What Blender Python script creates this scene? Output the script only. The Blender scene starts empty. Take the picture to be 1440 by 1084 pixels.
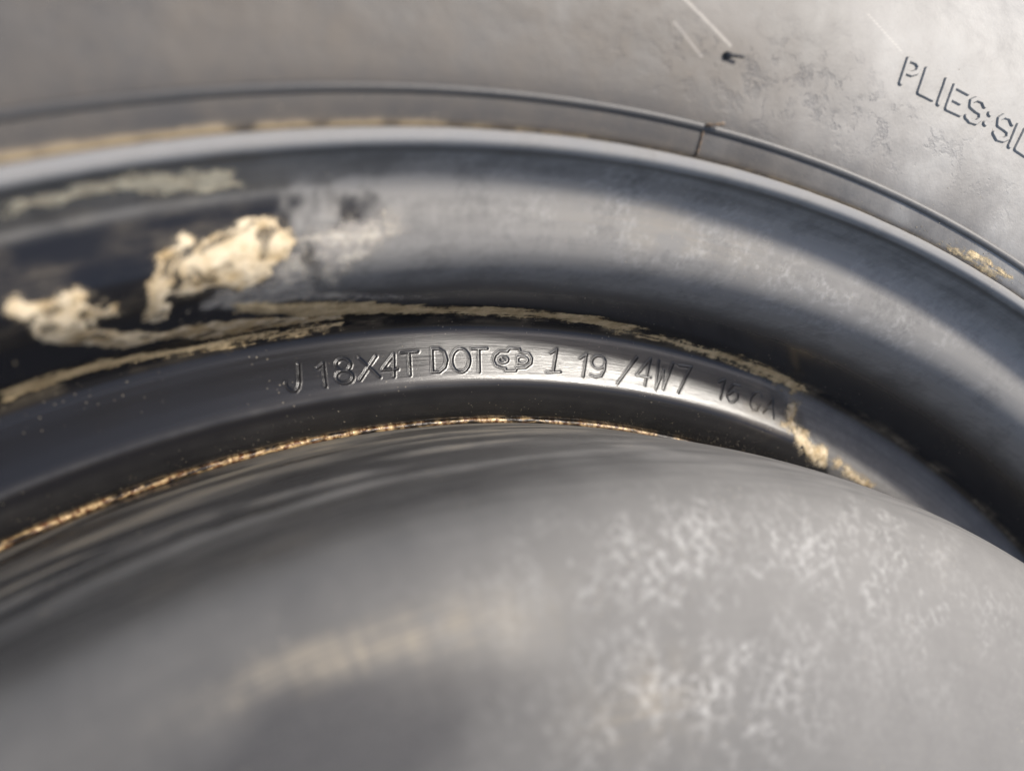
import bpy, math, random
import numpy as np
from mathutils import Matrix, Vector

rng = np.random.default_rng(7)
scene = bpy.context.scene

# ------------------------------------------------------------------ camera
# millimetre-scale subject, metres as units; the wheel lies flat, its axis is world Z, z = 0 is the top of the rim lip
cam_data = bpy.data.cameras.new('camera')
cam = bpy.data.objects.new('camera', cam_data)
scene.collection.objects.link(cam)
cam.matrix_world = Matrix((
    (0.83574585, 0.32623653, -0.44169967, 0.0),
    (-0.35079649, 0.93604462, 0.02760981, 0.207253486),
    (0.42245792, 0.13187191, 0.89673804, 0.104524805),
    (0, 0, 0, 1)))
cam_data.sensor_width = 36.0
cam_data.lens = 1150 / 1440 * 36
cam_data.clip_start = 0.005
cam_data.clip_end = 400
cam_data.dof.use_dof = True
cam_data.dof.focus_distance = 0.166
cam_data.dof.aperture_fstop = 8.2
scene.camera = cam

# ------------------------------------------------------------------ light
SUN_EL, SUN_AZ = math.radians(53), math.radians(85)      # azimuth from +Y towards +X
sdir = Vector((math.cos(SUN_EL) * math.sin(SUN_AZ), math.cos(SUN_EL) * math.cos(SUN_AZ), math.sin(SUN_EL)))
world = bpy.data.worlds.new('World')
scene.world = world
world.use_nodes = True
wn = world.node_tree.nodes
sky = wn.new('ShaderNodeTexSky')
sky.sky_type = 'NISHITA'
sky.sun_disc = False
sky.sun_elevation = SUN_EL
sky.sun_rotation = SUN_AZ
sky.air_density = 1.0
sky.dust_density = 3.0
sky.ozone_density = 0.6
world.node_tree.links.new(sky.outputs[0], wn['Background'].inputs[0])
wn['Background'].inputs[1].default_value = 0.12
sun_data = bpy.data.lights.new('sun', 'SUN')
sun_data.energy = 3.0
sun_data.angle = math.radians(7)
sun_data.color = (1.0, 0.945, 0.86)
sun = bpy.data.objects.new('sun', sun_data)
sun.rotation_euler = sdir.to_track_quat('Z', 'Y').to_euler()
sun.location = (0.6, 0.3, 0.8)
scene.collection.objects.link(sun)
scene.view_settings.view_transform = 'Standard'
scene.view_settings.look = 'None'
scene.view_settings.exposure = 0.9
scene.view_settings.gamma = 1.0

# ------------------------------------------------------------------ helpers
def hash2(ix, iy, seed):
    h = (ix.astype(np.int64) * 374761393 + iy.astype(np.int64) * 668265263 + seed * 1442695041) & 0xffffffff
    h = ((h ^ (h >> 13)) * 1274126177) & 0xffffffff
    return ((h ^ (h >> 16)) & 0xffff) / 65535.0

def vnoise(x, y, seed=0):
    ix, iy = np.floor(x), np.floor(y)
    fx, fy = x - ix, y - iy
    fx, fy = fx * fx * (3 - 2 * fx), fy * fy * (3 - 2 * fy)
    a, b = hash2(ix, iy, seed), hash2(ix + 1, iy, seed)
    c, d = hash2(ix, iy + 1, seed), hash2(ix + 1, iy + 1, seed)
    return (a * (1 - fx) + b * fx) * (1 - fy) + (c * (1 - fx) + d * fx) * fy

def fbm(x, y, seed=0, octaves=4):
    t = 0.0
    for o in range(octaves):
        t = t + vnoise(x * 2 ** o, y * 2 ** o, seed + o) * 0.5 ** (o + 1)
    return t / (1 - 0.5 ** octaves)

def sstep(a, b, x):
    t = np.clip((x - a) / (b - a), 0, 1)
    return t * t * (3 - 2 * t)

class Profile:
    """A (radius, height) outline in mm, smoothed; pos() and nrm() give 3D from (angle in degrees, arc length in mm)."""
    def __init__(self, pts):
        P = np.array(pts, float)
        n = len(P)
        Q = np.vstack([2 * P[0] - P[1], P, 2 * P[-1] - P[-2]])
        out = []
        for i in range(1, n):
            p0, p1, p2, p3 = Q[i - 1], Q[i], Q[i + 1], Q[i + 2]
            d = lambda a, b: max(np.linalg.norm(a - b) ** .5, 1e-6)
            t0 = 0; t1 = t0 + d(p0, p1); t2 = t1 + d(p1, p2); t3 = t2 + d(p2, p3)
            t = np.linspace(t1, t2, 40, endpoint=False)[:, None]
            A1 = (t1 - t) / (t1 - t0) * p0 + (t - t0) / (t1 - t0) * p1
            A2 = (t2 - t) / (t2 - t1) * p1 + (t - t1) / (t2 - t1) * p2
            A3 = (t3 - t) / (t3 - t2) * p2 + (t - t2) / (t3 - t2) * p3
            B1 = (t2 - t) / (t2 - t0) * A1 + (t - t0) / (t2 - t0) * A2
            B2 = (t3 - t) / (t3 - t1) * A2 + (t - t1) / (t3 - t1) * A3
            out.append((t2 - t) / (t2 - t1) * B1 + (t - t1) / (t2 - t1) * B2)
        C = np.vstack(out + [P[-1:]])
        self.s0 = np.r_[0, np.cumsum(np.linalg.norm(np.diff(C, axis=0), axis=1))]
        self.C = C
        self.length = self.s0[-1]
        self.ss = np.linspace(0, self.length, 3000)
        r, z = np.interp(self.ss, self.s0, C[:, 0]), np.interp(self.ss, self.s0, C[:, 1])
        k = np.ones(9) / 9
        tr, tz = np.gradient(r), np.gradient(z)
        tr, tz = np.convolve(np.pad(tr, 4, 'edge'), k, 'valid'), np.convolve(np.pad(tz, 4, 'edge'), k, 'valid')
        l = np.hypot(tr, tz)
        self.nr, self.nz = tz / l, -tr / l
    def rz(self, s):
        return np.interp(s, self.s0, self.C[:, 0]), np.interp(s, self.s0, self.C[:, 1])
    def pos(self, th, s, h=0.0):
        a = np.radians(th)
        r, z = self.rz(s)
        nr, nz = np.interp(s, self.ss, self.nr) * self.sign, np.interp(s, self.ss, self.nz) * self.sign
        r, z = r + nr * h, z + nz * h
        return np.stack([r * np.sin(a), r * np.cos(a), z], -1) / 1000
    def nrm(self, th, s):
        a = np.radians(th)
        nr, nz = np.interp(s, self.ss, self.nr) * self.sign, np.interp(s, self.ss, self.nz) * self.sign
        return np.stack([nr * np.sin(a), nr * np.cos(a), nz], -1)
    sign = 1.0

def make_obj(name, verts, faces, mat, parent=None, uv=None, attrs=None, normals=None, smooth=True, tris=False):
    me = bpy.data.meshes.new(name)
    verts = np.asarray(verts, np.float32); faces = np.asarray(faces, np.int32)
    nf, k = faces.shape
    me.vertices.add(len(verts)); me.vertices.foreach_set('co', verts.ravel())
    me.loops.add(nf * k); me.loops.foreach_set('vertex_index', faces.ravel())
    me.polygons.add(nf)
    me.polygons.foreach_set('loop_start', np.arange(0, nf * k, k, dtype=np.int32))
    me.update(calc_edges=True)
    if smooth:
        me.polygons.foreach_set('use_smooth', np.ones(nf, dtype=bool))
    if uv is not None:
        l = me.uv_layers.new(name='UVMap')
        l.data.foreach_set('uv', np.asarray(uv, np.float32)[faces.ravel()].ravel())
    for n, a in (attrs or {}).items():
        t = me.attributes.new(n, 'FLOAT', 'POINT')
        t.data.foreach_set('value', np.asarray(a, np.float32).ravel())
    if normals is not None:
        me.normals_split_custom_set_from_vertices([tuple(x) for x in np.asarray(normals, float).tolist()])
    me.materials.append(mat)
    ob = bpy.data.objects.new(name, me)
    scene.collection.objects.link(ob)
    if parent is not None:
        ob.parent = parent
    return ob

def grid_faces(nr, nc, base=0, closed=False):
    """Quads of a grid with nr rows (along s) and nc columns (along the angle)."""
    i, j = np.meshgrid(np.arange(nr - 1), np.arange(nc if closed else nc - 1), indexing='ij')
    jn = (j + 1) % nc
    return np.stack([i * nc + j, i * nc + jn, (i + 1) * nc + jn, (i + 1) * nc + j], -1).reshape(-1, 4) + base

def compact(V, F, *arrays):
    used = np.unique(F)
    m = np.full(len(V), -1, np.int64); m[used] = np.arange(len(used))
    return (V[used], m[F]) + tuple(a[used] for a in arrays)

def angles(lo, hi, fine, coarse):
    a = np.arange(lo, hi + 1e-6, fine)
    b = np.arange(hi + coarse, lo + 360 - coarse * .5, coarse)
    return np.r_[a, b]

def grid_normals(P):
    du = np.gradient(P, axis=1); dv = np.gradient(P, axis=0)
    n = np.cross(du, dv)
    return n / np.maximum(np.linalg.norm(n, axis=-1, keepdims=True), 1e-20)

def seg_dist(x, y, strokes):
    d = np.full(x.shape, 1e9)
    for st in strokes:
        for (ax, ay), (bx, by) in zip(st[:-1], st[1:]):
            vx, vy = bx - ax, by - ay
            t = np.clip(((x - ax) * vx + (y - ay) * vy) / max(vx * vx + vy * vy, 1e-12), 0, 1)
            d = np.minimum(d, np.hypot(x - ax - t * vx, y - ay - t * vy))
    return d

def poly_sdf(x, y, P):
    """Signed distance, positive inside the polygon."""
    P = list(P); d = seg_dist(x, y, [P + P[:1]])
    ins = np.zeros(x.shape, bool)
    for (ax, ay), (bx, by) in zip(P, P[1:] + P[:1]):
        if ay == by: continue
        c = ((ay > y) != (by > y)) & (x < (bx - ax) * (y - ay) / (by - ay) + ax)
        ins ^= c
    return np.where(ins, d, -d)

def blob(th, s, a, b, wt, ws, rot=0.0, soft=1.0):
    """Soft spot at angle a (deg), arc b (mm), half widths in mm."""
    x, y = np.radians(th - a) * 225.0, s - b
    c, q = math.cos(math.radians(rot)), math.sin(math.radians(rot))
    u, v = (x * c + y * q) / wt, (-x * q + y * c) / ws
    return np.exp(-(u * u + v * v) * soft)

# ------------------------------------------------------------------ marks and mud as (angle in degrees, arc length in mm) on the wheel's own surfaces
STAMPS = [
    ('J', [[(8.855, 63.47), (8.696, 66.78), (8.585, 67.83), (8.418, 68.34), (8.229, 68.15), (8.096, 67.46), (8.078, 66.54)]]),
    ('1', [[(9.695, 64.81), (9.987, 64.07), (9.841, 68.49)]]),
    ('8', [[(11.268, 65.06), (11.216, 65.5), (11.119, 65.85), (10.99, 66.04), (10.851, 66.05), (10.723, 65.89), (10.624, 65.57), (10.571, 65.15), (10.57, 64.69), (10.621, 64.25), (10.717, 63.92), (10.844, 63.72), (10.982, 63.7), (11.11, 63.86), (11.21, 64.18), (11.266, 64.6), (11.268, 65.06)], [(11.263, 67.49), (11.205, 67.94), (11.093, 68.28), (10.945, 68.47), (10.783, 68.47), (10.632, 68.29), (10.516, 67.95), (10.451, 67.51), (10.447, 67.03), (10.504, 66.58), (10.615, 66.24), (10.761, 66.05), (10.922, 66.05), (11.072, 66.22), (11.19, 66.56), (11.257, 67.01), (11.263, 67.49)]]),
    ('X', [[(11.759, 64.0), (12.578, 68.13)], [(12.586, 64.03), (11.566, 68.21)]]),
    ('4', [[(13.3, 68.34), (13.492, 63.98), (12.769, 66.8), (13.556, 66.92)]]),
    ('T', [[(13.865, 63.82), (14.758, 63.73)], [(14.292, 63.89), (14.142, 68.36)]]),
    ('D', [[(15.523, 63.4), (15.353, 68.13), (15.738, 68.12), (16.074, 67.21), (16.226, 65.77), (16.166, 64.14), (15.904, 63.37), (15.523, 63.4)]]),
    ('O', [[(17.482, 66.01), (17.427, 66.77), (17.329, 67.45), (17.196, 67.98), (17.042, 68.31), (16.883, 68.41), (16.735, 68.27), (16.612, 67.91), (16.525, 67.35), (16.484, 66.67), (16.492, 65.91), (16.547, 65.15), (16.644, 64.48), (16.774, 63.95), (16.924, 63.61), (17.08, 63.5), (17.228, 63.63), (17.353, 63.99), (17.443, 64.55), (17.487, 65.24), (17.482, 66.01)]]),
    ('T', [[(17.677, 63.63), (18.542, 63.53)], [(18.073, 63.64), (17.92, 68.42)]]),
    ('L', [[(19.674, 64.05), (19.236, 64.09), (18.95, 64.87), (18.809, 66.03), (18.928, 67.22), (19.301, 67.69), (19.463, 67.73), (19.428, 68.2), (20.033, 68.15), (20.104, 67.57), (20.649, 67.39), (20.986, 66.51), (21.068, 65.32), (20.935, 64.36), (20.45, 64.09), (20.401, 63.37), (19.839, 63.38), (19.674, 64.05)], [(19.661, 65.82), (19.632, 66.09), (19.566, 66.32), (19.475, 66.48), (19.372, 66.54), (19.273, 66.49), (19.193, 66.34), (19.144, 66.12), (19.133, 65.85), (19.162, 65.59), (19.227, 65.36), (19.318, 65.2), (19.42, 65.14), (19.519, 65.19), (19.6, 65.33), (19.65, 65.55), (19.661, 65.82)], [(20.816, 65.77), (20.783, 66.08), (20.707, 66.35), (20.601, 66.54), (20.481, 66.61), (20.364, 66.57), (20.27, 66.41), (20.212, 66.16), (20.198, 65.86), (20.232, 65.55), (20.306, 65.28), (20.411, 65.09), (20.531, 65.01), (20.647, 65.05), (20.742, 65.21), (20.802, 65.46), (20.816, 65.77)], [(19.313, 65.54), (19.481, 66.11)], [(20.242, 65.1), (20.224, 66.62)]]),
    ('1', [[(22.245, 63.98), (22.651, 62.97), (22.302, 68.06)], [(21.896, 68.3), (22.74, 67.95)]]),
    ('1', [[(24.026, 64.58), (24.487, 63.36), (24.156, 68.53)]]),
    ('9', [[(25.644, 64.63), (25.609, 65.16), (25.524, 65.65), (25.401, 66.04), (25.254, 66.28), (25.102, 66.35), (24.963, 66.24), (24.854, 65.96), (24.788, 65.54), (24.772, 65.05), (24.808, 64.53), (24.891, 64.05), (25.012, 63.66), (25.156, 63.42), (25.307, 63.34), (25.446, 63.45), (25.557, 63.72), (25.625, 64.14), (25.644, 64.63)], [(25.661, 64.45), (25.561, 66.48), (25.321, 67.94), (24.961, 68.34), (24.652, 68.1)]]),
    ('/', [[(27.771, 62.3), (26.354, 69.19)]]),
    ('4', [[(28.224, 68.59), (28.679, 61.97), (27.657, 66.56), (28.62, 66.41)]]),
    ('W', [[(29.249, 62.0), (28.974, 69.0), (29.554, 64.04), (29.488, 68.64), (30.226, 61.83)]]),
    ('7', [[(30.632, 62.01), (31.512, 61.63), (30.562, 68.6)]]),
    ('1', [[(33.525, 63.43), (33.992, 62.15), (33.632, 67.45)]]),
    ('6', [[(35.117, 62.57), (34.678, 62.67), (34.303, 64.37), (34.125, 66.31), (34.314, 67.39), (34.638, 67.21), (34.948, 65.92), (34.99, 64.58), (34.692, 64.27), (34.279, 65.58)]]),
    ('G', [[(36.804, 63.09), (36.659, 62.39), (36.362, 62.65), (36.033, 64.36), (35.908, 66.29), (36.109, 67.52), (36.462, 67.21), (36.672, 65.56), (36.399, 65.72)]]),
    ('A', [[(36.974, 67.16), (37.685, 62.63), (37.809, 67.61)], [(37.237, 65.69), (37.757, 65.09)]]),
]
TYRE_LETTERS = [
    ('P', [[(32.065, 29.81), (32.207, 34.63), (32.613, 34.84), (32.806, 34.29), (32.743, 33.12), (32.468, 32.26), (32.154, 32.13)]]),
    ('L', [[(33.211, 34.62), (33.077, 29.84), (33.805, 29.94)]]),
    ('I', [[(34.334, 34.77), (34.19, 29.74)]]),
    ('E', [[(35.572, 34.71), (34.822, 34.58), (34.67, 29.74), (35.414, 30.03)], [(34.75, 32.04), (35.262, 32.12)]]),
    ('S', [[(36.594, 34.23), (36.44, 34.88), (36.103, 34.64), (35.857, 33.62), (35.887, 32.7), (36.186, 32.48), (36.471, 32.48), (36.551, 31.42), (36.353, 30.26), (36.021, 29.94), (35.781, 30.29)]]),
    (':', [[(36.954, 33.33), (36.979, 33.29)], [(36.849, 31.12), (36.874, 31.07)]]),
    ('S', [[(38.303, 34.31), (38.093, 35.11), (37.755, 34.71), (37.545, 33.6), (37.598, 32.46), (37.931, 32.45), (38.203, 32.3), (38.26, 31.16), (38.044, 30.18), (37.704, 29.81), (37.468, 30.42)]]),
    ('I', [[(38.644, 34.73), (38.483, 29.88)]]),
    ('D', [[(39.094, 34.76), (39.621, 34.86), (39.827, 33.78), (39.755, 31.52), (39.451, 30.16), (38.878, 30.14), (39.094, 34.76)]]),
]
MUD = [
    ('thin', [(7.538, 23.67), (8.442, 22.55), (10.267, 21.08), (12.001, 20.87), (12.677, 23.09), (11.577, 26.83), (10.327, 31.48), (9.824, 38.71), (8.846, 36.06), (8.349, 27.35)]),
    ('thin', [(3.967, 37.0), (5.069, 30.9), (6.567, 30.96), (9.443, 36.78), (12.783, 42.19), (15.732, 45.67), (13.119, 46.82), (7.933, 41.7), (5.984, 41.8)]),
    ('gold', [(3.778, 30.32), (4.074, 25.67), (4.799, 23.03), (5.79, 21.52), (6.868, 20.33), (7.768, 21.95), (8.028, 24.74), (7.473, 28.3), (6.724, 31.31), (6.085, 33.33), (5.068, 31.07), (4.339, 31.12)]),
    ('thin', [(6.37, 31.63), (7.079, 27.18), (7.765, 24.3), (8.311, 25.84), (8.835, 30.45), (9.608, 39.07), (7.896, 40.65), (6.337, 39.32)]),
    ('gold', [(2.618, 36.34), (2.918, 28.23), (3.535, 24.01), (4.288, 21.69), (4.765, 22.81), (4.117, 25.71), (3.685, 28.48), (3.393, 38.47)]),
    ('dull', [(5.764, 37.26), (7.884, 40.31), (10.401, 44.06), (13.241, 48.47), (16.282, 51.57), (20.841, 51.66), (25.074, 52.28), (27.66, 54.47), (26.655, 56.72), (23.072, 56.2), (19.478, 55.88), (13.198, 53.97), (9.184, 50.67), (6.112, 41.42)]),
    ('gold', [(-1.253, 26.76), (-0.952, 25.11), (-0.706, 25.04), (-0.476, 26.17), (0.151, 26.58), (0.957, 25.89), (1.411, 28.27), (2.033, 30.49), (1.812, 31.71), (1.12, 33.54), (0.853, 33.28), (1.696, 37.87), (3.269, 43.93), (4.657, 43.46), (7.098, 46.89), (10.794, 51.28), (10.974, 54.55), (7.336, 54.87), (4.776, 53.09), (3.273, 47.81), (1.887, 47.43), (1.123, 43.11), (-0.482, 35.6), (-0.756, 31.6), (-0.744, 28.61), (-1.048, 28.24)]),
    ('dull', [(-2.531, 50.47), (-0.941, 50.29), (0.797, 50.72), (2.835, 54.01), (4.916, 55.47), (7.366, 56.19), (11.021, 56.37), (11.095, 57.42), (7.369, 57.92), (4.892, 57.8), (2.802, 56.76), (0.709, 55.68), (-1.117, 55.94), (-2.803, 56.51)]),
    ('dull', [(26.15, 56.88), (28.246, 56.09), (30.231, 55.65), (31.63, 56.11), (33.802, 55.14), (36.526, 55.43), (39.377, 56.39), (39.951, 57.69), (38.996, 59.08), (37.122, 58.09), (34.697, 57.75), (31.925, 57.7), (30.041, 57.31), (28.157, 57.49)]),
    ('drip', [(38.833, 62.73), (39.162, 61.54), (39.802, 61.36), (39.58, 63.14), (39.616, 64.86), (39.737, 66.45), (40.222, 67.24), (40.789, 67.02), (40.63, 68.72), (40.925, 70.61), (41.63, 69.62), (42.456, 69.44), (42.649, 71.04), (42.692, 73.24), (42.143, 73.88), (41.046, 72.55), (40.039, 71.23), (39.742, 70.2), (39.023, 68.58), (38.375, 68.56), (38.545, 67.47), (39.093, 67.04), (38.788, 65.12)]),
    ('drip', [(42.727, 71.52), (43.476, 70.38), (44.341, 70.8), (45.024, 71.2), (46.103, 71.87), (46.919, 71.67), (46.707, 72.6), (45.857, 73.05), (44.721, 72.73), (43.699, 71.84)]),
    ('thin', [(37.899, 63.69), (38.396, 63.61), (38.549, 64.57), (38.249, 65.84), (37.884, 65.73)]),
    ('pale', [(-0.204, 11.83), (0.684, 11.84), (1.929, 11.21), (3.532, 10.69), (5.21, 11.62), (6.134, 12.61), (6.302, 15.88), (5.274, 15.8), (4.284, 15.39), (2.821, 13.8), (1.525, 14.03), (0.397, 14.24), (-0.362, 14.88)]),
]
TYRE_MUD = [(37.161, 7.0), (38.017, 7.5), (38.765, 7.74), (39.835, 7.82), (40.86, 7.79), (41.695, 7.85), (41.508, 7.04), (40.592, 6.24), (39.282, 6.3), (38.133, 6.58)]

# ------------------------------------------------------------------ materials
class Mat:
    def __init__(self, name):
        self.m = bpy.data.materials.new(name); self.m.use_nodes = True
        self.t = self.m.node_tree; self.n = self.t.nodes
        self.b = self.n['Principled BSDF']; self.out = self.n['Material Output']
        self._uv = self._ob = None
    def link(self, a, b): self.t.links.new(a, b)
    def put(self, sock, v):
        if isinstance(v, (int, float)): sock.default_value = v
        elif isinstance(v, tuple): sock.default_value = v if len(v) == 4 or sock.type == 'VECTOR' else v + (1.0,)
        else: self.link(v, sock)
    def math(self, op, a, b=0.0, c=0.0, clamp=False):
        n = self.n.new('ShaderNodeMath'); n.operation = op; n.use_clamp = clamp
        for i, v in enumerate((a, b, c)): self.put(n.inputs[i], v)
        return n.outputs[0]
    def add(self, a, b): return self.math('ADD', a, b)
    def mul(self, a, b): return self.math('MULTIPLY', a, b)
    def mix(self, f, a, b):
        n = self.n.new('ShaderNodeMix'); n.data_type = 'RGBA'
        self.put(n.inputs[0], f); self.put(n.inputs[6], a); self.put(n.inputs[7], b)
        return n.outputs[2]
    def step(self, x, lo, hi, o0=0.0, o1=1.0):
        n = self.n.new('ShaderNodeMapRange'); n.interpolation_type = 'SMOOTHSTEP'
        self.put(n.inputs[0], x)
        for i, v in enumerate((lo, hi, o0, o1)): n.inputs[i + 1].default_value = v
        return n.outputs[0]
    def attr(self, name):
        n = self.n.new('ShaderNodeAttribute'); n.attribute_name = name
        return n.outputs['Fac']
    def uv(self, su=1.0, sv=1.0, off=(0, 0)):
        if self._uv is None:
            self._uv = self.n.new('ShaderNodeUVMap').outputs[0]
        n = self.n.new('ShaderNodeMapping'); n.inputs['Scale'].default_value = (su, sv, 1); n.inputs['Location'].default_value = (off[0], off[1], 0)
        self.link(self._uv, n.inputs[0]); return n.outputs[0]
    def obj(self):
        if self._ob is None:
            self._ob = self.n.new('ShaderNodeTexCoord').outputs['Object']
        return self._ob
    def noise(self, vec, scale, detail=3.0, rough=0.5, dist=0.0, col=False):
        n = self.n.new('ShaderNodeTexNoise')
        self.link(vec, n.inputs['Vector'])
        n.inputs['Scale'].default_value = scale; n.inputs['Detail'].default_value = detail
        n.inputs['Roughness'].default_value = rough; n.inputs['Distortion'].default_value = dist
        return n.outputs['Color'] if col else n.outputs['Fac']
    def voronoi(self, vec, scale, feature='F1', rand=1.0):
        n = self.n.new('ShaderNodeTexVoronoi'); n.feature = feature
        self.link(vec, n.inputs['Vector']); n.inputs['Scale'].default_value = scale; n.inputs['Randomness'].default_value = rand
        return n.outputs['Distance']
    def warp(self, vec, scale, amount):
        c = self.noise(vec, scale, 2, col=True)
        v = self.n.new('ShaderNodeVectorMath'); v.operation = 'MULTIPLY_ADD'
        self.link(c, v.inputs[0]); v.inputs[1].default_value = (amount,) * 3; self.link(vec, v.inputs[2])
        return v.outputs[0]
    def bump(self, h, dist, strength=1.0):
        n = self.n.new('ShaderNodeBump'); n.inputs['Distance'].default_value = dist
        self.put(n.inputs['Strength'], strength)
        self.link(h, n.inputs['Height']); self.link(n.outputs[0], self.b.inputs['Normal'])
    def set(self, **kw):
        for k, v in kw.items(): self.put(self.b.inputs[k.replace('_', ' ')], v)

def water_spots(M, scale):
    """Dried-drop film: soft pale nets with round dark holes, denser in places (0..1)."""
    v = M.warp(M.obj(), 260.0 * scale, 0.0022 / scale)
    rings = M.voronoi(v, 300.0 * scale, 'DISTANCE_TO_EDGE')
    net = M.step(rings, 0.03, 0.30, 1.0, 0.0)
    fine = M.voronoi(v, 640.0 * scale, 'F1')
    curls = M.step(M.math('ABSOLUTE', M.add(fine, -0.34)), 0.0, 0.14, 1.0, 0.0)
    v2 = M.warp(M.obj(), 900.0, 0.0006)
    dots = M.step(M.voronoi(v2, 420.0, 'F1'), 0.16, 0.30, 1.0, 0.0)
    dots = M.mul(dots, M.step(M.noise(M.obj(), 230.0, 2), 0.50, 0.62))
    grain = M.step(M.noise(M.obj(), 480.0 * scale, 4, 0.62), 0.40, 0.64)
    clump = M.step(M.noise(M.obj(), 110.0, 3, 0.6), 0.38, 0.58, 0.42, 1.0)
    web = M.mul(M.mul(M.math('MAXIMUM', net, M.mul(curls, 0.8)), M.add(M.mul(grain, 0.9), 0.10)), clump)
    return M.math('MAXIMUM', web, M.mul(dots, 0.9))

def make_paint(name):
    """Black wheel paint, glossy where clean, toned by dust film and painted-in reflections where the masks say."""
    M = Mat(name)
    film, spots, tan, turned, worn, mott, streak = M.attr('film'), M.attr('spots'), M.attr('tan'), M.attr('turned'), M.attr('worn'), M.attr('mottle'), M.attr('streak')
    soft = M.noise(M.obj(), 120.0, 5, 0.6)
    mid = M.noise(M.obj(), 700.0, 4, 0.62)
    brush = M.noise(M.uv(22, 1500), 1.0, 4, 0.6)
    brush2 = M.noise(M.uv(90, 5200, (3, 1)), 1.0, 3, 0.6)
    blot = M.step(M.add(M.mul(soft, 0.75), M.mul(mid, 0.35)), 0.25, 0.75, -0.45, 0.35)
    f = M.math('MULTIPLY', film, M.add(1.0, M.mul(blot, mott)), clamp=True)
    fibre = M.noise(M.uv(45, 700, (7, 2)), 1.0, 5, 0.65)
    f = M.math('MULTIPLY', f, M.add(1.0, M.mul(streak, M.add(M.mul(fibre, 2.4), -1.2))), clamp=True)
    sp = M.math('MULTIPLY', spots, water_spots(M, 1.3), clamp=True)
    speck = M.step(M.voronoi(M.obj(), 900.0), 0.10, 0.16, 1.0, 0.0)
    speck = M.mul(speck, M.step(M.noise(M.obj(), 90.0, 2), 0.52, 0.70))
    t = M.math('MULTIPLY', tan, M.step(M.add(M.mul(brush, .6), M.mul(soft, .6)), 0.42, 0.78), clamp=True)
    c = M.mix(M.mul(f, 0.62), (0.011, 0.011, 0.0125), (0.36, 0.345, 0.32))
    c = M.mix(M.mul(worn, M.step(M.add(M.mul(fibre, .6), M.mul(soft, .5)), .36, .72, .25, 1.0)), c, (0.18, 0.18, 0.18))
    c = M.mix(M.mul(sp, 0.60), c, (0.46, 0.45, 0.425))
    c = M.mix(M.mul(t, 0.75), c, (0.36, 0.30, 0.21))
    c = M.mix(M.mul(speck, 0.45), c, (0.38, 0.33, 0.25))
    r = M.add(M.step(f, 0.0, 0.55, 0.0, 0.47), M.add(0.17, M.mul(turned, 0.15)))
    r = M.math('ADD', r, M.mul(M.math('MAXIMUM', sp, t), 0.35), clamp=True)
    M.set(Base_Color=c, Roughness=r)
  
    M.put(M.b.inputs['Specular IOR Level'], M.add(M.add(0.38, M.mul(f, -0.26)), M.mul(turned, 0.47)))
    h = M.add(M.mul(brush2, M.add(0.10, M.mul(turned, 0.9))), M.add(M.mul(brush, M.mul(turned, 0.8)), M.mul(M.add(mid, M.mul(sp, 0.6)), 0.10)))
    M.bump(h, 0.00005, 1.0)
    return M.m

def make_rubber():
    M = Mat('tyre_rubber')
    dust, veins, scr, pale, joint = M.attr('dust'), M.attr('veins'), M.attr('scratch'), M.attr('pale'), M.attr('joint')
    big = M.noise(M.warp(M.obj(), 40, 0.01), 55.0, 5, 0.62)
    mid = M.noise(M.obj(), 300.0, 5, 0.6)
    fine = M.noise(M.obj(), 1600.0, 3, 0.6)
    rad = M.noise(M.uv(160, 24), 1.0, 4, 0.6)
    d = M.math('MULTIPLY', dust, M.step(M.add(M.mul(big, .6), M.add(M.mul(mid, .3), M.mul(rad, .22))), 0.36, 0.72, 0.25, 1.0), clamp=True)
    vein = M.step(M.math('ABSOLUTE', M.add(M.noise(M.warp(M.obj(), 170, 0.004), 75.0, 6, 0.66), -0.5)), 0.0, 0.045, 1.0, 0.0)
    vein = M.mul(M.mul(vein, veins), M.step(mid, 0.40, 0.62))
    c = M.mix(d, (0.043, 0.043, 0.044), (0.106, 0.088, 0.069))
    c = M.mix(M.mul(pale, M.step(M.add(M.mul(mid, .5), M.mul(big, .5)), .3, .65, .45, .85)), c, (0.28, 0.272, 0.255))
    c = M.mix(M.mul(vein, 0.42), c, (0.045, 0.045, 0.05))
    c = M.mix(M.mul(scr, 0.75), c, (0.52, 0.48, 0.42))
    c = M.mix(M.mul(joint, M.step(M.add(M.mul(mid, .6), M.mul(fine, .4)), .3, .55, .35, 1.0)), c, (0.50, 0.39, 0.24))
    M.set(Base_Color=c, Roughness=M.add(0.46, M.mul(d, 0.22)))
    M.b.inputs['Specular IOR Level'].default_value = 0.40
    M.bump(M.add(M.mul(fine, 0.5), M.add(mid, M.mul(vein, -1.2))), 0.00010, 0.8)
    return M.m

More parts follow.
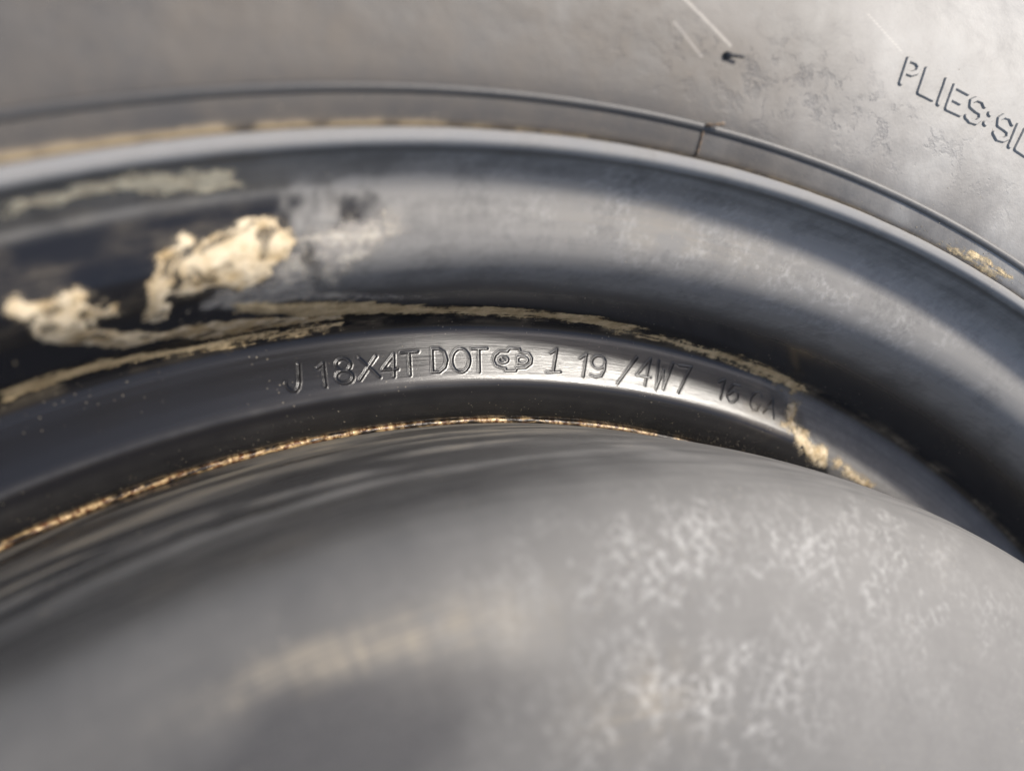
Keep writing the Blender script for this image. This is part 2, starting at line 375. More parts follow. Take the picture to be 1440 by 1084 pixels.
def make_mud(name, light, dark, streak=0.35, lo=0.62, hi=1.10):
    M = Mat(name)
    cov = M.attr('cover')
    n1 = M.noise(M.obj(), 420.0, 5, 0.65)
    n2 = M.noise(M.obj(), 2200.0, 4, 0.6)
    n3 = M.noise(M.obj(), 130.0, 3, 0.6)
    c = M.mix(M.step(M.add(M.mul(n1, .6), M.mul(n3, .4)), 0.36, 0.64), dark, light)
    c = M.mix(M.step(n2, 0.35, 0.7, 0.0, 0.35), c, (0.30, 0.24, 0.16))
    M.set(Base_Color=c, Roughness=0.85)
    M.b.inputs['Specular IOR Level'].default_value = 0.25
    M.bump(M.add(n1, M.mul(n2, 0.4)), 0.0004, 0.9)
    tr = M.n.new('ShaderNodeBsdfTransparent'); mx = M.n.new('ShaderNodeMixShader')
    st = M.noise(M.uv(90, 900), 1.0, 4, 0.6)
    a = M.step(M.add(cov, M.add(M.mul(n1, 0.55), M.add(M.mul(n2, 0.35), M.mul(st, streak)))), lo + streak * .5, hi + streak * .5)
    M.link(a, mx.inputs[0]); M.link(tr.outputs[0], mx.inputs[1]); M.link(M.b.outputs[0], mx.inputs[2])
    M.link(mx.outputs[0], M.out.inputs[0])
    return M.m

def make_rust():
    M = Mat('rusty_weld')
    n1 = M.noise(M.uv(900, 900), 1.0, 4, 0.6)
    n2 = M.noise(M.uv(160, 600), 1.0, 3, 0.6)
    c = M.mix(M.step(n1, 0.4, 0.62), (0.09, 0.034, 0.012), (0.50, 0.36, 0.19))
    c = M.mix(M.step(n2, 0.40, 0.55), (0.015, 0.011, 0.009), c)
    M.set(Base_Color=c, Roughness=0.38)
    M.put(M.b.inputs['Metallic'], M.step(n1, 0.5, 0.6, 0.0, 0.25))
    M.bump(M.add(n1, n2), 0.00025, 0.8)
    return M.m

def make_plain(name, col, rough, nscale=800.0, col2=None, spec=0.5):
    M = Mat(name)
    c = M.mix(M.step(M.noise(M.obj(), nscale, 4, 0.6), 0.35, 0.65), col, col2 or tuple(x * 0.6 for x in col))
    M.set(Base_Color=c, Roughness=rough)
    M.b.inputs['Specular IOR Level'].default_value = spec
    M.bump(M.noise(M.obj(), nscale * 2, 3), 0.0001, 0.6)
    return M.m

PAINT = make_paint('black_wheel_paint')
RUBBER = make_rubber()
MUDS = {
    'gold': make_mud('golden_mud', (0.76, 0.64, 0.45), (0.44, 0.31, 0.15), 0.35, 0.50, 1.42),
    'thin': make_mud('thin_grey_mud', (0.52, 0.48, 0.41), (0.36, 0.34, 0.32), 0.5, 0.52, 1.30),
    'dull': make_mud('tan_mud', (0.74, 0.58, 0.34), (0.46, 0.34, 0.18), 1.5),
    'pale': make_mud('lip_shaded_mud', (0.56, 0.50, 0.36), (0.40, 0.34, 0.24)),  # golden mud dulled: shadow of the lip mixed into its colour
}
RUST = make_rust()
GRAIN = make_plain('dust_grain_sand', (0.55, 0.48, 0.36), 0.8, 900.0, (0.40, 0.32, 0.20), 0.3)
NUB = make_plain('dark_rubber_hair', (0.03, 0.028, 0.027), 0.5)
NUB_DUSTY = make_plain('dusty_rubber_hair', (0.20, 0.13, 0.07), 0.6, 1500.0, (0.06, 0.045, 0.035))

# ------------------------------------------------------------------ the wheel's outlines (radius, height in mm)
RIM = Profile([(249.2,-6),(249.1,-3),(248.95,-1.2),(248.6,-.35),(248.0,-0.02),(247.2,-0.02),(246.6,-.22),(246.3,-.75),(246.15,-1.6),(245.7,-3.6),(245.1,-5.6),(244.3,-7.8),(243.5,-9.1),(242.5,-10.0),(241,-10.8),(239.0,-11.6),(236.4,-12.9),(234.2,-15),(232.7,-18),(231.8,-22),(230.9,-28),(230.1,-35),(229.6,-40.2),(229.1,-42.3),(228.0,-43.8),(226.4,-44.4),(224.6,-44.35),(222,-44.0),(219,-43.5),(217,-43.2),(215.6,-43.3),(214.3,-43.9),(212.9,-45.1),(211.5,-46.9),(210.3,-49),(209.6,-51.3),(209.3,-55),(209.3,-72)])
RIM_BACK = Profile([(209.3,-72),(209.6,-90),(212,-100),(222,-108),(227,-114),(229,-122),(234,-127),(242,-129),(247,-130),(249,-127)])
DISC = Profile([(208.9,-56),(208.6,-52),(207.8,-46),(206.8,-41),(205.2,-30.5),(203.2,-20),(200.7,-10.5),(198.7,-5),(195.9,0),(192.2,4),(186,7),(176,9),(160,10.2),(140,10),(115,8),(90,4),(70,2),(45,1.5),(36,0),(34,-6),(34,-14)])
TYRE = Profile([(248.9,-7),(249.0,-3.0),(249.2,-1.6),(249.7,-0.7),(250.6,0.05),(252.0,0.95),(253.5,1.7),(256,2.9),(262,4.9),(270,6.9),(285,9.2),(300,9.8),(315,8),(327,3.5),(336,-4.5),(342,-16),(345,-30),(346,-64)])
TYRE_BACK = Profile([(346,-64),(345,-98),(342,-112),(336,-124),(327,-132),(315,-137),(300,-139),(285,-139),(270,-137),(258,-134),(250,-130),(249,-124)])
RIM.sign = RIM_BACK.sign = -1.0 if RIM.nz[len(RIM.nz) // 10] < 0 else 1.0
for p, q in ((RIM, 0.66), (DISC, 0.5), (TYRE, 0.3)):
    i = int(len(p.nz) * q)
    p.sign = 1.0 if p.nz[i] > 0 else -1.0
RIM_BACK.sign, TYRE_BACK.sign = RIM.sign, TYRE.sign
RU = 0.225                                                   # metres of u per radian

# ------------------------------------------------------------------ wheel root and setting
wheel = bpy.data.objects.new('spare_wheel', None)
wheel.empty_display_size = 0.1
wheel['label'] = 'black steel spare wheel and dusty tyre with stamped rim and dried golden mud'
wheel['category'] = 'wheel'
scene.collection.objects.link(wheel)

def make_ground():
    M = Mat('grassy_ground')
    n1 = M.noise(M.obj(), 3.0, 5); n2 = M.noise(M.obj(), 60.0, 4)
    c = M.mix(M.step(n1, 0.4, 0.6), (0.055, 0.085, 0.022), (0.13, 0.115, 0.07))
    c = M.mix(M.step(n2, 0.3, 0.7, 0.0, 0.6), c, (0.04, 0.05, 0.018))
    M.set(Base_Color=c, Roughness=0.9); M.bump(n2, 0.02, 1.0)
    n = 41
    t = np.linspace(-1, 1, n); t = np.sign(t) * (np.abs(t) ** 3) * 150
    X, Y = np.meshgrid(t, t)
    r = np.hypot(X, Y)
    Z = -0.142 + 0.25 * (fbm(X * .2 + 50, Y * .2 + 50, 3) - .5) * sstep(2, 12, r)
    o = make_obj('ground', np.stack([X, Y, Z], -1).reshape(-1, 3), grid_faces(n, n), M.m)
    o['kind'] = 'structure'
make_ground()

# ------------------------------------------------------------------ rim
def film_glint_rim(th, s):
    n = fbm(th * 1.1 + 40, s * .18 + 10, 11, 5)
    wall = sstep(13, 19, s) * (1 - sstep(33, 46, s))
    edge = sstep(7.6, 10.8, th + (n - .5) * 7 + (s - 26) * 0.06)
    f = wall * edge * (0.88 + 0.1 * sstep(8, 40, th))
    f = f + 0.62 * sstep(9, 11, s) * (1 - sstep(14, 20, s)) * (0.5 + 0.5 * sstep(-3, 20, th)) + 0.36 * np.exp(-((s - 17.6) / 0.8) ** 2) * (1 - sstep(13, 19, th))  # last strip paints the sky's reflection line along the flange fillet
    f = np.maximum(f, (1 - sstep(8.6, 10, s)) * 0.95)                                # the rubbed lip
    diag = sstep(38.2, 39.6, th - (s - 62) * 0.36 + (n - .5) * 2.4)                    # past the mud streak the ledge is hazy
    f = np.maximum(f, diag * sstep(57, 60.5, s) * 0.62)
    f = np.maximum(f, 0.10 * sstep(58, 61, s) * (1 - sstep(69, 71, s)) * sstep(14, 24, th))
    f = np.maximum(f, 0.12 * np.exp(-((s - 70.6) / 0.55) ** 2) * (1 - sstep(14, 22, th)) * (0.3 + n))
    f = np.maximum(f, 0.05 * sstep(72, 74, s) * (0.4 + n))
    f = np.maximum(f, 0.06 * sstep(34, 46, s) * (1 - sstep(54, 58, s)) * sstep(12, 30, th))
    return np.clip(f, 0, 1)

def spots_rim(th, s):
    n = fbm(th * .9 + 7, s * .25, 23, 4)
    m = blob(th, s, 22.5, 21, 26, 9) * .9 + blob(th, s, 31, 27, 30, 9) * .75 + blob(th, s, 9.5, 30, 8, 8) * .9 + blob(th, s, 42, 24, 40, 8) * .55
    m = m + 0.35 * blob(th, s, 13, 12, 30, 2.2) + .25 * blob(th, s, 27, 52, 20, 5)
    return np.clip(.62 * m * sstep(.3, .6, n) * (1 - sstep(36, 50, s) * .7), 0, 1)

def tan_rim(th, s):
    n = fbm(th * .7 + 3, s * .3, 31, 4)
    m = blob(th, s, 3, 24, 24, 8) * .3 + blob(th, s, 37, 65, 9, 5) * .6 + blob(th, s, 25, 22, 22, 7) * .3  # first blob: brown tint painted in for a dark brown reflection
    m = m + .5 * np.exp(-((s - 4.6) / 1.0) ** 2)
    m = m + 0.5 * np.exp(-((s - 56.5) / 1.6) ** 2) * sstep(.4, .6, n)
    m = m + 0.14 * sstep(78, 81, s)
    return np.clip(m * sstep(.25, .6, n), 0, 1)

def turned_rim(th, s):
    return sstep(59, 61, s) * (1 - sstep(69, 70.5, s)) * (0.10 + 0.90 * sstep(8, 19, th))

def rim_attrs(th, s):
    return {'mottle': .75 + 0 * th, 'streak': .18 + .3 * sstep(57, 60, s) + .25 * (1 - sstep(9, 18, s)), 'worn': sstep(4.4, 5.4, s) * (1 - sstep(7.9, 9.0, s)), 'film': film_glint_rim(th, s), 'spots': spots_rim(th, s), 'tan': tan_rim(th, s), 'turned': turned_rim(th, s)}

S_TOP, S_BOT = 61.0, 70.0              # the stamped ledge, along the outline
T_LO, T_HI = 6.5, 39.0
def stamp_patch():
    """Dense relief of the stamped ledge: returns grid positions, normals and the character each cell belongs to."""
    ns, nt = 131, 1560
    s = np.linspace(S_TOP, S_BOT, ns); th = np.linspace(T_LO, T_HI, nt)
    TH, SS = np.meshgrid(th, s)
    rm = RIM.rz(SS)[0]
    H = np.zeros_like(TH); owner = np.full(TH.shape, -1)
    kmm = math.radians(1) * 220.5
    for k, (ch, strokes) in enumerate(STAMPS):
        pts = [[(a * kmm, b) for a, b in st] for st in strokes]
        xs = [p[0] for st in pts for p in st]
        m = (th * kmm > min(xs) - 1.2) & (th * kmm < max(xs) + 1.2)
        X, Y = TH[:, m] * kmm, SS[:, m]
        d = seg_dist(X, Y, pts)
        d = d + (fbm(X * 1.6, Y * 1.6, 60 + k, 3) - .5) * 0.07
        thin = 0.62 if ch == '16GA' else 1.0
        w = 0.235 if ch != '@' else 0.20
        depth = 0.17 if k < 12 else 0.16
        if k >= 17: depth, w = 0.20, 0.215
        h = -depth * (.55 + .8 * fbm(X * .45, Y * .45, 20 + k, 2)) * np.exp(-(d / w) ** 3) + (0.020 + .02 * fbm(X * .7, Y * .7, 40 + k, 2)) * np.exp(-((d - w * 1.7) / 0.12) ** 2)
        first = np.abs(h) > np.abs(H[:, m])
        H[:, m] = np.where(first, h, H[:, m])
        o = owner[:, m]; o[(d < w * 1.75) & first] = k; owner[:, m] = o
    edge = sstep(0, 5, np.arange(ns)) * (1 - sstep(ns - 6, ns - 1, np.arange(ns)))
    H *= edge[:, None]
    P = RIM.pos(TH, SS, H)
    N = grid_normals(P)
    if (N[ns // 2, nt // 2] * RIM.nrm(TH, SS)[ns // 2, nt // 2]).sum() < 0: N = -N
    for sl in (np.s_[:2], np.s_[-2:]): N[sl] = RIM.nrm(TH, SS)[sl]
    N[:, :2] = RIM.nrm(TH, SS)[:, :2]; N[:, -2:] = RIM.nrm(TH, SS)[:, -2:]
    return TH, SS, P, N, owner

def build_rim():
    th = angles(-12, 78, 0.125, 1.0)
    th = np.sort(np.r_[th[(np.abs(th - T_LO) > .06) & (np.abs(th - T_HI) > .06)], T_LO, T_HI])
    s = np.unique(np.r_[np.arange(0, S_TOP, .5), S_TOP, np.arange(S_TOP + .5, S_BOT, .5), S_BOT, np.arange(S_BOT + .5, RIM.length, .5), RIM.length])
    TH, SS = np.meshgrid(th, s)
    # hand-made lip: faint waviness and nicks
    wav = 0.10 * (fbm(TH * .35 + 9, SS * .05, 5, 3) - .5) + 0.12 * (fbm(TH * 2.2, SS * .6, 6, 3) - .5) * np.exp(-((SS - 7) / 2.5) ** 2)
    wav *= 1 - sstep(55, 60, SS)
    P = RIM.pos(TH, SS, wav); N = RIM.nrm(TH, SS)
    nt = len(th)
    F = grid_faces(len(s), nt, 0, True)
    cs = SS[:-1, :].ravel(); ct = TH[:-1, :].ravel()
    hole = (cs >= S_TOP - 1e-6) & (cs < S_BOT - 1e-6) & (ct >= T_LO - 1e-6) & (ct < T_HI - 1e-6)
    F = F[~hole]
    U = np.stack([np.radians(TH) * RU, SS / 1000], -1)
    A = rim_attrs(TH, SS)
    V0, N0, U0 = P.reshape(-1, 3), N.reshape(-1, 3), U.reshape(-1, 2)
    A0 = {k: np.broadcast_to(v, TH.shape).ravel() for k, v in A.items()}
    # inner barrel of the rim, behind the disc
    s2 = np.linspace(0, RIM_BACK.length, 30); t2 = np.arange(0, 360, 2.0)
    T2, S2 = np.meshgrid(t2, s2)
    F2 = grid_faces(len(s2), len(t2), len(V0), True)
    z2 = np.zeros(T2.size)
    # the plain metal of the stamped ledge
    TP, SP, PP, NP_, owner = stamp_patch()
    FP = grid_faces(*TP.shape)
    own = owner[:-1, :-1].ravel()
    UP = np.stack([np.radians(TP) * RU, SP / 1000], -1).reshape(-1, 2)
    AP = {k: np.broadcast_to(v, TP.shape).ravel() for k, v in rim_attrs(TP, SP).items()}
    base = len(V0) + T2.size
    V = np.vstack([V0, RIM_BACK.pos(T2, S2).reshape(-1, 3), PP.reshape(-1, 3)])
    NN = np.vstack([N0, RIM_BACK.nrm(T2, S2).reshape(-1, 3), NP_.reshape(-1, 3)])
    UU = np.vstack([U0, np.stack([np.radians(T2) * RU, S2 / 1000 + .1], -1).reshape(-1, 2), UP])
    keys = list(A0)
    AA = [np.r_[A0[k], z2, AP[k]] for k in keys]
    FF = np.vstack([F, F2, FP[own < 0] + base])
    V, FF, NN, UU, *AA = compact(V, FF, NN, UU, *AA)
    rim = make_obj('rim', V, FF[:, ::-1] if RIM_FLIP else FF, PAINT, wheel, UU, dict(zip(keys, AA)), NN)
    for k, (ch, _) in enumerate(STAMPS):
        fk = FP[own == k]
        if not len(fk): continue
        v, f, n, u, *aa = compact(PP.reshape(-1, 3), fk, NP_.reshape(-1, 3), UP, *[AP[q] for q in keys])
        o = make_obj('stamped_emblem' if ch == '@' else 'stamped_character', v, f[:, ::-1] if RIM_FLIP else f, PAINT, rim, u, dict(zip(keys, aa)), n)
    return rim

def mud_patch(prof, poly, kind, parent, k, seed):
    drip = kind == 'drip'
    kind = 'gold' if drip else kind
    kmm = math.radians(1) * 232.0
    P = [(a * kmm, b) for a, b in poly]
    x0, x1 = min(p[0] for p in P) - 2.5, max(p[0] for p in P) + 2.5
    y0, y1 = min(p[1] for p in P) - 2, max(p[1] for p in P) + 2
    st = 0.22
    x = np.arange(x0, x1, st); y = np.arange(y0, y1, st)
    X, Y = np.meshgrid(x, y)
    wx = X + (fbm(X * .5 + 30, Y * .5 + 30, seed, 4) - .5) * 2.0 + (fbm(X * 2.3, Y * 2.3, seed + 3, 3) - .5) * 1.1
    wy = Y + (fbm(X * .5 + 60, Y * .5 + 90, seed + 9, 4) - .5) * 2.0 + (fbm(X * 2.3, Y * 2.3, seed + 13, 3) - .5) * 1.1
    d = poly_sdf(wx, wy, P) + (.35 if drip else 0)
    lump = fbm(X * .55 + 11, Y * .35 + 5, seed + 20, 5)
    d2 = d - 1.2 * sstep(.52, .8, lump) * (1.0 if kind in ('thin', 'gold') else .4)
    cover = np.clip(0.37 + d2 * 0.28 + .02 * (kind == 'dull'), 0, .82)
    if drip: cover = np.clip(.42 + d2 * .35, 0, .9)
    elif kind == 'gold':
        l2 = fbm(X * .32 + 3 * (fbm(X * .2, Y * .2, seed + 40, 2) - .5), Y * .42 + X * .15, seed + 41, 5)
        core = .40 + .60 * sstep(.34, .62, l2)
        cover = np.clip(np.maximum(core, .92 * np.exp(-((d2 - .45) / .5) ** 2)) * sstep(-1.0, .6, d2), 0, 1)
    if kind == 'thin': cover = np.minimum(cover + .2, 0.36 + 0.45 * lump) * sstep(-1.2, 2.8, d2)
    if kind == 'pale': cover = np.minimum(cover, 0.72)
    thick = (0.03 + 0.16 * sstep(0, 2.2, d2) * (0.35 + 1.1 * lump) + 0.07 * np.exp(-((d2 - .5) / .5) ** 2)) * sstep(-1.0, 0.3, d2) + 0.02
    if kind == 'thin': thick *= .3
    TH = X / kmm
    V = prof.pos(TH, Y, thick).reshape(-1, 3)
    F = grid_faces(*X.shape)
    keep = (d2 > -1.0)[:-1, :-1].ravel()
    F = F[keep]
    V, F, U, C = compact(V, F, np.stack([np.radians(TH) * RU, Y / 1000], -1).reshape(-1, 2), cover.ravel())
    o = make_obj('dried_mud', V, F[:, ::-1] if RIM_FLIP else F, MUDS[kind], parent, U, {'cover': C})
    return o

def flip_needed(prof, t=20.0, s=64.0):
    p = prof.pos(np.array([t, t + .1, t]), np.array([s, s, s + .1]))
    return bool(np.dot(np.cross(p[1] - p[0], p[2] - p[0]), prof.nrm(np.array([t]), np.array([s]))[0]) < 0)
RIM_FLIP = flip_needed(RIM)
DISC_FLIP = flip_needed(DISC, 20, 90)
TYRE_FLIP = flip_needed(TYRE, 20, 40)

rim = build_rim()
MUD_LABEL = {'gold': 'thick golden dried mud', 'drip': 'golden mud run across the stamped ledge', 'thin': 'thin grey dried mud', 'dull': 'narrow tan line of dried mud', 'pale': 'dried mud with the lip shade mixed into its colour'}
for i, (kind, poly) in enumerate(MUD):
    o = mud_patch(RIM, poly, kind, rim, 1.0, 100 + 37 * i)
    o['label'] = MUD_LABEL[kind]

# the rusty weld where the disc meets the rim
def rust_seam():
    th = angles(-12, 60, .12, 1.5); ph = np.linspace(0, 2 * math.pi, 10, endpoint=False)
    PH, TH = np.meshgrid(ph, th, indexing='ij')
    rr = 0.60 * (0.60 + 0.8 * fbm(TH * 2.2 + 500, PH * .6, 77, 4))
    r = 209.15 + rr * np.cos(PH); z = -51.6 + 1.1 * rr * np.sin(PH) + 0.5 * (fbm(TH * .8 + 500, TH * 0, 3) - .5)
    a = np.radians(TH)
    V = np.stack([r * np.sin(a), r * np.cos(a), z], -1).reshape(-1, 3) / 1000
    n, m = PH.shape
    i, j = np.meshgrid(np.arange(n), np.arange(m), indexing='ij')
    F = np.stack([i * m + j, i * m + (j + 1) % m, ((i + 1) % n) * m + (j + 1) % m, ((i + 1) % n) * m + j], -1).reshape(-1, 4)
    U = np.stack([np.radians(TH) * RU, PH * 0.0006], -1).reshape(-1, 2)
    o = make_obj('rusty_weld_seam', V, F, RUST, wheel, U)
rust_seam()

# ------------------------------------------------------------------ disc
def build_disc():
    th = angles(-14, 80, 0.2, 1.0)
    s = np.arange(0, DISC.length, .6)
    TH, SS = np.meshgrid(th, s)
    dent = 0.25 * (fbm(TH * .12 + 80, SS * .03 + 5, 44, 3) - .5)
    P = DISC.pos(TH, SS, dent)
    n = fbm(TH * .5 + 20, SS * .09, 51, 5)
    strk = fbm(TH * .15 + 20 + 1.5 * fbm(TH * .1 + 20, SS * .1, 50, 2), SS * .33, 52, 5)
    right = sstep(2, 34, TH - (SS - 60) * .12)
    film = 0.31 + 0.28 * right
    crown = 1 - sstep(44, 56, SS)
    film = film + .13 * blob(TH, SS, 26, 80, 60, 20)
    film = film + crown * (0.40 * (sstep(.36, .68, strk) - .40)) * (1 - .55 * sstep(16, 32, TH))
    film = film - 0.20 * np.exp(-((SS - 55) / 5.0) ** 2) * (1 - sstep(12, 26, TH))  # dark reflected band, painted by lowering the film tone
    film = film - 0.26 * blob(TH, SS, 3.5, 83, 26, 9) - .10 * blob(TH, SS, 12, 80, 14, 10)  # dark reflections on the face painted into the film tone
    film = np.clip(film + (n - .5) * .10, 0.16, 1)
    sp = 1.15 * blob(TH, SS, 22.5, 73, 34, 8, 0, 1.0) + 1.15 * blob(TH, SS, 20.5, 91, 26, 9) + .55 * blob(TH, SS, 36, 76, 26, 14) + .35 * blob(TH, SS, 32, 62, 30, 4)
    sp = sp * sstep(.30, .58, fbm(TH * .8 + 61, SS * .22, 53, 4))
    tan = .75 * blob(TH, SS, 5.0, 73.2, 17, 2.2, 4) + .22 * blob(TH, SS, 11, 75.5, 14, 4) + .35 * blob(TH, SS, 17.0, 90, 12, 5)  # first blob paints a warm reflected highlight as tan colour
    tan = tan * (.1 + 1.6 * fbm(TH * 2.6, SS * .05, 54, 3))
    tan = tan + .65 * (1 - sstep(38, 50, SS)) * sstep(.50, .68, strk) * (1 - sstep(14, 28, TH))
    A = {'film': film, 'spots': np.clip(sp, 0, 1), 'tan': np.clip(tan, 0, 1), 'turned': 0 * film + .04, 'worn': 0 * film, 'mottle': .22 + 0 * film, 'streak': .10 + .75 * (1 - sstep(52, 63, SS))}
    U = np.stack([np.radians(TH) * RU, SS / 1000], -1)
    F = grid_faces(len(s), len(th), 0, True)
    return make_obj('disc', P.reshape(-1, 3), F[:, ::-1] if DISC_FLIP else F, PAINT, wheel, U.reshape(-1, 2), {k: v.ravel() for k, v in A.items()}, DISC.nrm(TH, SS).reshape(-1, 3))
disc = build_disc()

# ------------------------------------------------------------------ tyre
def scratch(th, s, a, b, w):
    k = math.radians(1) * 270
    return np.clip(1 - seg_dist(th * k, s, [[(a[0] * k, a[1]), (b[0] * k, b[1])]]) / w, 0, 1)
def tyre_attrs(TH, SS):
    n = fbm(TH * .35 + 20, SS * .06, 71, 5)
    dust = .55 + .5 * (n - .4) + .25 * blob(TH, SS, 22, 22, 40, 8) - .35 * sstep(36, 60, SS) * sstep(15, 34, TH)
    dust = dust + .55 * np.exp(-((SS - 6.2) / 1.1) ** 2)
    veins = np.clip(blob(TH, SS, 26, 21, 28, 8) + .5 * blob(TH, SS, 35, 22, 30, 9), 0, 1)
    sc = scratch(TH, SS, (21.6, 30.2), (23.97, 24.5), .28) * .9 + scratch(TH, SS, (21.5, 25.6), (22.8, 21.5), .22) * .6 + scratch(TH, SS, (29.91, 39), (31.92, 35.3), .18) * .5
    pale = sstep(19, 44, TH + (SS - 20) * .16 + (n - .5) * 14) * (.60 + .8 * n)  # sun sheen towards the right, put into the rubber colour
    T0 = np.where(TH > 180, TH - 360, TH)
    wj = .30 + .50 * (1 - sstep(6, 20, T0)) + .5 * fbm(TH * 1.3, SS * 0, 66, 4)
    joint = (1 - sstep(.5, 1.6, (SS - 5.6) / wj)) * (.30 + .45 * (1 - sstep(4, 24, T0))) * sstep(.25, .55, fbm(TH * .9 + 30, SS * .3, 67, 4) + .25 * (1 - sstep(2, 14, T0)))
    return {'joint': np.clip(joint, 0, 1), 'pale': np.clip(pale, 0, 1), 'dust': np.clip(dust, 0, 1), 'veins': veins, 'scratch': sc}
def build_tyre():
    th = angles(-8, 56, 0.09, 1.0)
    s = np.r_[np.arange(0, 66, .28), np.arange(66, TYRE.length, 1.5), TYRE.length]
    TH, SS = np.meshgrid(th, s)
    A = tyre_attrs(TH, SS)
    h = 0.35 * (fbm(TH * .4 + 30, SS * .12, 81, 4) - .5) * sstep(12, 20, SS)
    P = TYRE.pos(TH, SS, h)
    NN = grid_normals(P)
    if (NN[60, 60] * TYRE.nrm(TH, SS)[60, 60]).sum() < 0: NN = -NN
    NN[:, -1] = TYRE.nrm(TH, SS)[:, -1]; NN[:, 0] = TYRE.nrm(TH, SS)[:, 0]
    V0 = P.reshape(-1, 3)
    s2 = np.linspace(0, TYRE_BACK.length, 40); t2 = np.arange(0, 360, 2.0)
    T2, S2 = np.meshgrid(t2, s2)
    F = np.vstack([grid_faces(len(s), len(th), 0, True), grid_faces(len(s2), len(t2), len(V0), True)])
    V = np.vstack([V0, TYRE_BACK.pos(T2, S2).reshape(-1, 3)])
    U = np.vstack([np.stack([np.radians(TH) * RU, SS / 1000], -1).reshape(-1, 2), np.stack([np.radians(T2) * RU, S2 / 1000], -1).reshape(-1, 2)])
    N = np.vstack([NN.reshape(-1, 3), TYRE_BACK.nrm(T2, S2).reshape(-1, 3)])
    A = {k: np.r_[v.ravel(), np.zeros(T2.size)] for k, v in A.items()}
    return make_obj('tyre', V, F[:, ::-1] if TYRE_FLIP else F, RUBBER, wheel, U, A, N)
tyre = build_tyre()

def tyre_letters():
    kmm = math.radians(1) * 273.0
    for k, (ch, strokes) in enumerate(TYRE_LETTERS):
        pts = [[(a * kmm, b) for a, b in st] for st in strokes]
        xs = [p[0] for st in pts for p in st]; ys = [p[1] for st in pts for p in st]
        x = np.arange(min(xs) - 1.2, max(xs) + 1.2, .055); y = np.arange(min(ys) - 1.2, max(ys) + 1.2, .055)
        X, Y = np.meshgrid(x, y)
        d = seg_dist(X, Y, pts) + (fbm(X * 2, Y * 2, 90 + k, 2) - .5) * .05
        w = .50
        h = -0.12 + 0.50 * (1 - sstep(w - .20, w + .22, d))
        TH = X / kmm
        wob = 0.35 * (fbm(TH * .4 + 30, Y * .12, 81, 4) - .5) * sstep(12, 20, Y)
        P = TYRE.pos(TH, Y, h + wob)
        N = grid_normals(P)
        if (N * TYRE.nrm(TH, Y)).sum() < 0: N = -N
        F = grid_faces(*X.shape)[(d < w + .24)[:-1, :-1].ravel()]
        A = tyre_attrs(TH, Y)
        keys = list(A)
        v, f, n, u, *aa = compact(P.reshape(-1, 3), F, N.reshape(-1, 3), np.stack([np.radians(TH) * RU, Y / 1000], -1).reshape(-1, 2), *[A[q].ravel() for q in keys])
        
        make_obj('raised_colon' if ch == ':' else 'raised_letter', v, f[:, ::-1] if TYRE_FLIP else f, RUBBER, tyre, u, dict(zip(keys, aa)), n)
tyre_letters()

def ring_tube(name, r0, z0, rad, mat, parent):
    th = angles(-10, 60, .15, 1.0); ph = np.linspace(0, 2 * math.pi, 14, endpoint=False)
    PH, TH = np.meshgrid(ph, th, indexing='ij')
    r = r0 + rad * np.cos(PH); z = z0 + rad * np.sin(PH); a = np.radians(TH)
    V = np.stack([r * np.sin(a), r * np.cos(a), z], -1).reshape(-1, 3) / 1000
    n, m = PH.shape
    i, j = np.meshgrid(np.arange(n), np.arange(m), indexing='ij')
    F = np.stack([i * m + j, i * m + (j + 1) % m, ((i + 1) % n) * m + (j + 1) % m, ((i + 1) % n) * m + j], -1).reshape(-1, 4)
    U = np.stack([np.radians(TH) * RU, PH * rad / 1000], -1).reshape(-1, 2)
    nz = fbm(TH * .6 + 20, PH, 5).ravel()
    return make_obj(name, V, F, mat, parent, U, {'joint': 0 * TH.ravel(), 'pale': .35 * sstep(20, 38, np.where(TH > 180, TH - 360, TH)).ravel(), 'dust': .05 + .3 * nz, 'veins': 0 * nz, 'scratch': 0 * nz})
ring_tube('rim_guard_rib', 253.45, 1.62, .74, RUBBER, tyre)

def tube(name, pts, radii, mat, parent, label=None):
    pts = [np.array(p, float) for p in pts]; n = len(pts); m = 10
    V = []
    for i in range(n):
        t = pts[min(i + 1, n - 1)] - pts[max(i - 1, 0)]; t /= np.linalg.norm(t)
        a = np.cross(t, (.3, .5, .8)); a /= np.linalg.norm(a); b = np.cross(t, a)
        for q in range(m):
            g = 2 * math.pi * q / m
            V.append(pts[i] + radii[i] / 1000 * (a * math.cos(g) + b * math.sin(g)))
    F = [(i * m + q, i * m + (q + 1) % m, (i + 1) * m + (q + 1) % m, (i + 1) * m + q) for i in range(n - 1) for q in range(m)]
    V.append(pts[-1] + (pts[-1] - pts[-2]) * .2); c = len(V) - 1
    F += [((n - 1) * m + q, (n - 1) * m + (q + 1) % m, c, c) for q in range(m)]
    me = bpy.data.meshes.new(name)
    me.from_pydata([tuple(v) for v in V], [], [tuple(dict.fromkeys(f)) for f in F])
    for p in me.polygons: p.use_smooth = True
    me.materials.append(mat)
    o = bpy.data.objects.new(name, me); scene.collection.objects.link(o); o.parent = parent
    if label: o['label'] = label
    return o
def along(prof, th, s, hs, lean=(0, 0)):
    return [prof.pos(np.array([th + lean[0] * h]), np.array([s + lean[1] * h]), np.array([h]))[0] for h in hs]
def on_tyre(pts):
    return [TYRE.pos(np.array([t]), np.array([q]), np.array([h]))[0] for t, q, h in pts]
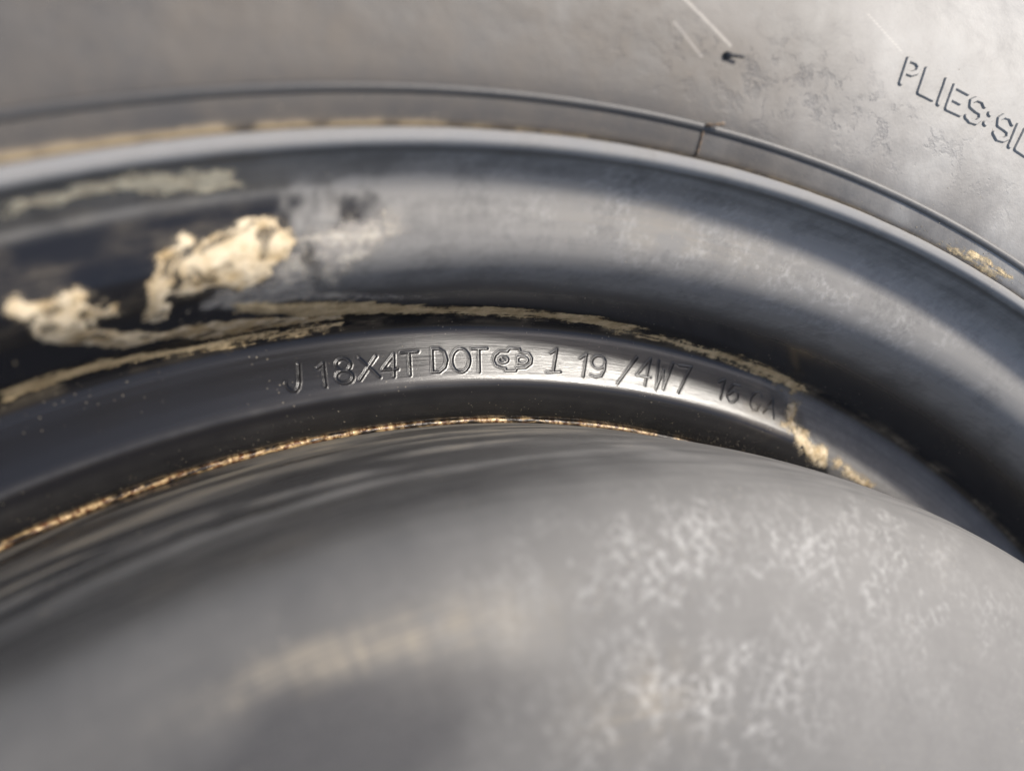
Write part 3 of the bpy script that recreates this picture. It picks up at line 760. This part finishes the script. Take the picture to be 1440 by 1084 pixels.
tube('mould_hair', on_tyre([(23.83, 22.76, -.3), (23.84, 22.76, .2), (23.87, 22.76, .5), (23.97, 22.8, .75), (24.12, 22.85, .95), (24.28, 22.9, 1.1), (24.42, 22.95, 1.2)]), (.62, .66, .55, .34, .30, .30, .30), NUB, tyre, 'short black rubber hair on the open sidewall')
tube('mould_hair', on_tyre([(23.40, 11.1, .2), (23.45, 11.2, .8), (23.58, 11.4, 1.15), (23.74, 11.6, 1.4), (23.90, 11.85, 1.6), (24.02, 12.0, 1.7)]), (.36, .33, .28, .26, .26, .30), NUB_DUSTY, tyre, 'brownish rubber hair bent over the rib')
tube('vent_line', [TYRE.pos(np.array([t]), np.array([q]), np.array([.05]))[0] for t, q in ((23.43, 11.0), (23.43, 10.2), (23.44, 9.4), (23.45, 8.6), (23.46, 7.8), (23.47, 7), (23.48, 6.2))], (.26,) * 7, NUB_DUSTY, tyre, 'thin rusty-brown ridge from the rib down to the rim lip')
o = mud_patch(TYRE, [(a, q) for a, q in TYRE_MUD], 'dull', tyre, 1, 900); o['label'] = 'crumbs of golden mud between rib and lip'

# ------------------------------------------------------------------ loose grit, uncountable
def grit():
    base = np.array([(1, 0, 0), (-1, 0, 0), (0, 1, 0), (0, -1, 0), (0, 0, 1), (0, 0, -1)], float)
    tri = np.array([(0, 2, 4), (2, 1, 4), (1, 3, 4), (3, 0, 4), (2, 0, 5), (1, 2, 5), (3, 1, 5), (0, 3, 5)])
    V, F = [], []; c = 0
    jobs = [(RIM, 420, lambda n: (rng.uniform(-6, 60, n), rng.uniform(10, 82, n)), .03, .10),
            (RIM, 260, lambda n: (rng.normal(36, 4.5, n), np.clip(rng.normal(78.5, 2.2, n), 72, 83)), .03, .13),
            (RIM, 260, lambda n: (rng.uniform(-6, 36, n), np.clip(rng.normal(78, 2.4, n), 73, 81)), .02, .08),
            (RIM, 60, lambda n: (rng.normal(36, 6, n), np.clip(rng.normal(55, 2.5, n), 48, 60)), .03, .11),
            (TYRE, 420, lambda n: (rng.uniform(-5, 50, n), 5.5 + rng.exponential(9, n)), .03, .11),
            (DISC, 300, lambda n: (rng.uniform(-6, 46, n), rng.uniform(30, 100, n)), .03, .085),
            (TYRE, 160, lambda n: (rng.normal(39.5, 2.2, n), rng.uniform(5.5, 11.5, n)), .04, .14)]
    for prof, n, f, r0, r1 in jobs:
        th, s = f(n)
        P = prof.pos(th, s, 0.02)
        rad = (r0 + (r1 - r0) * rng.random(n) ** 3) / 1000
        jit = rng.uniform(.6, 1.4, (n, 6, 1))
        V.append((P[:, None, :] + base[None] * jit * rad[:, None, None]).reshape(-1, 3))
        F.append((tri[None] + c + 6 * np.arange(n)[:, None, None]).reshape(-1, 3)); c += 6 * n
    o = make_obj('grit', np.vstack(V), np.vstack(F), GRAIN, wheel, smooth=False)
    o['kind'] = 'stuff'
grit()
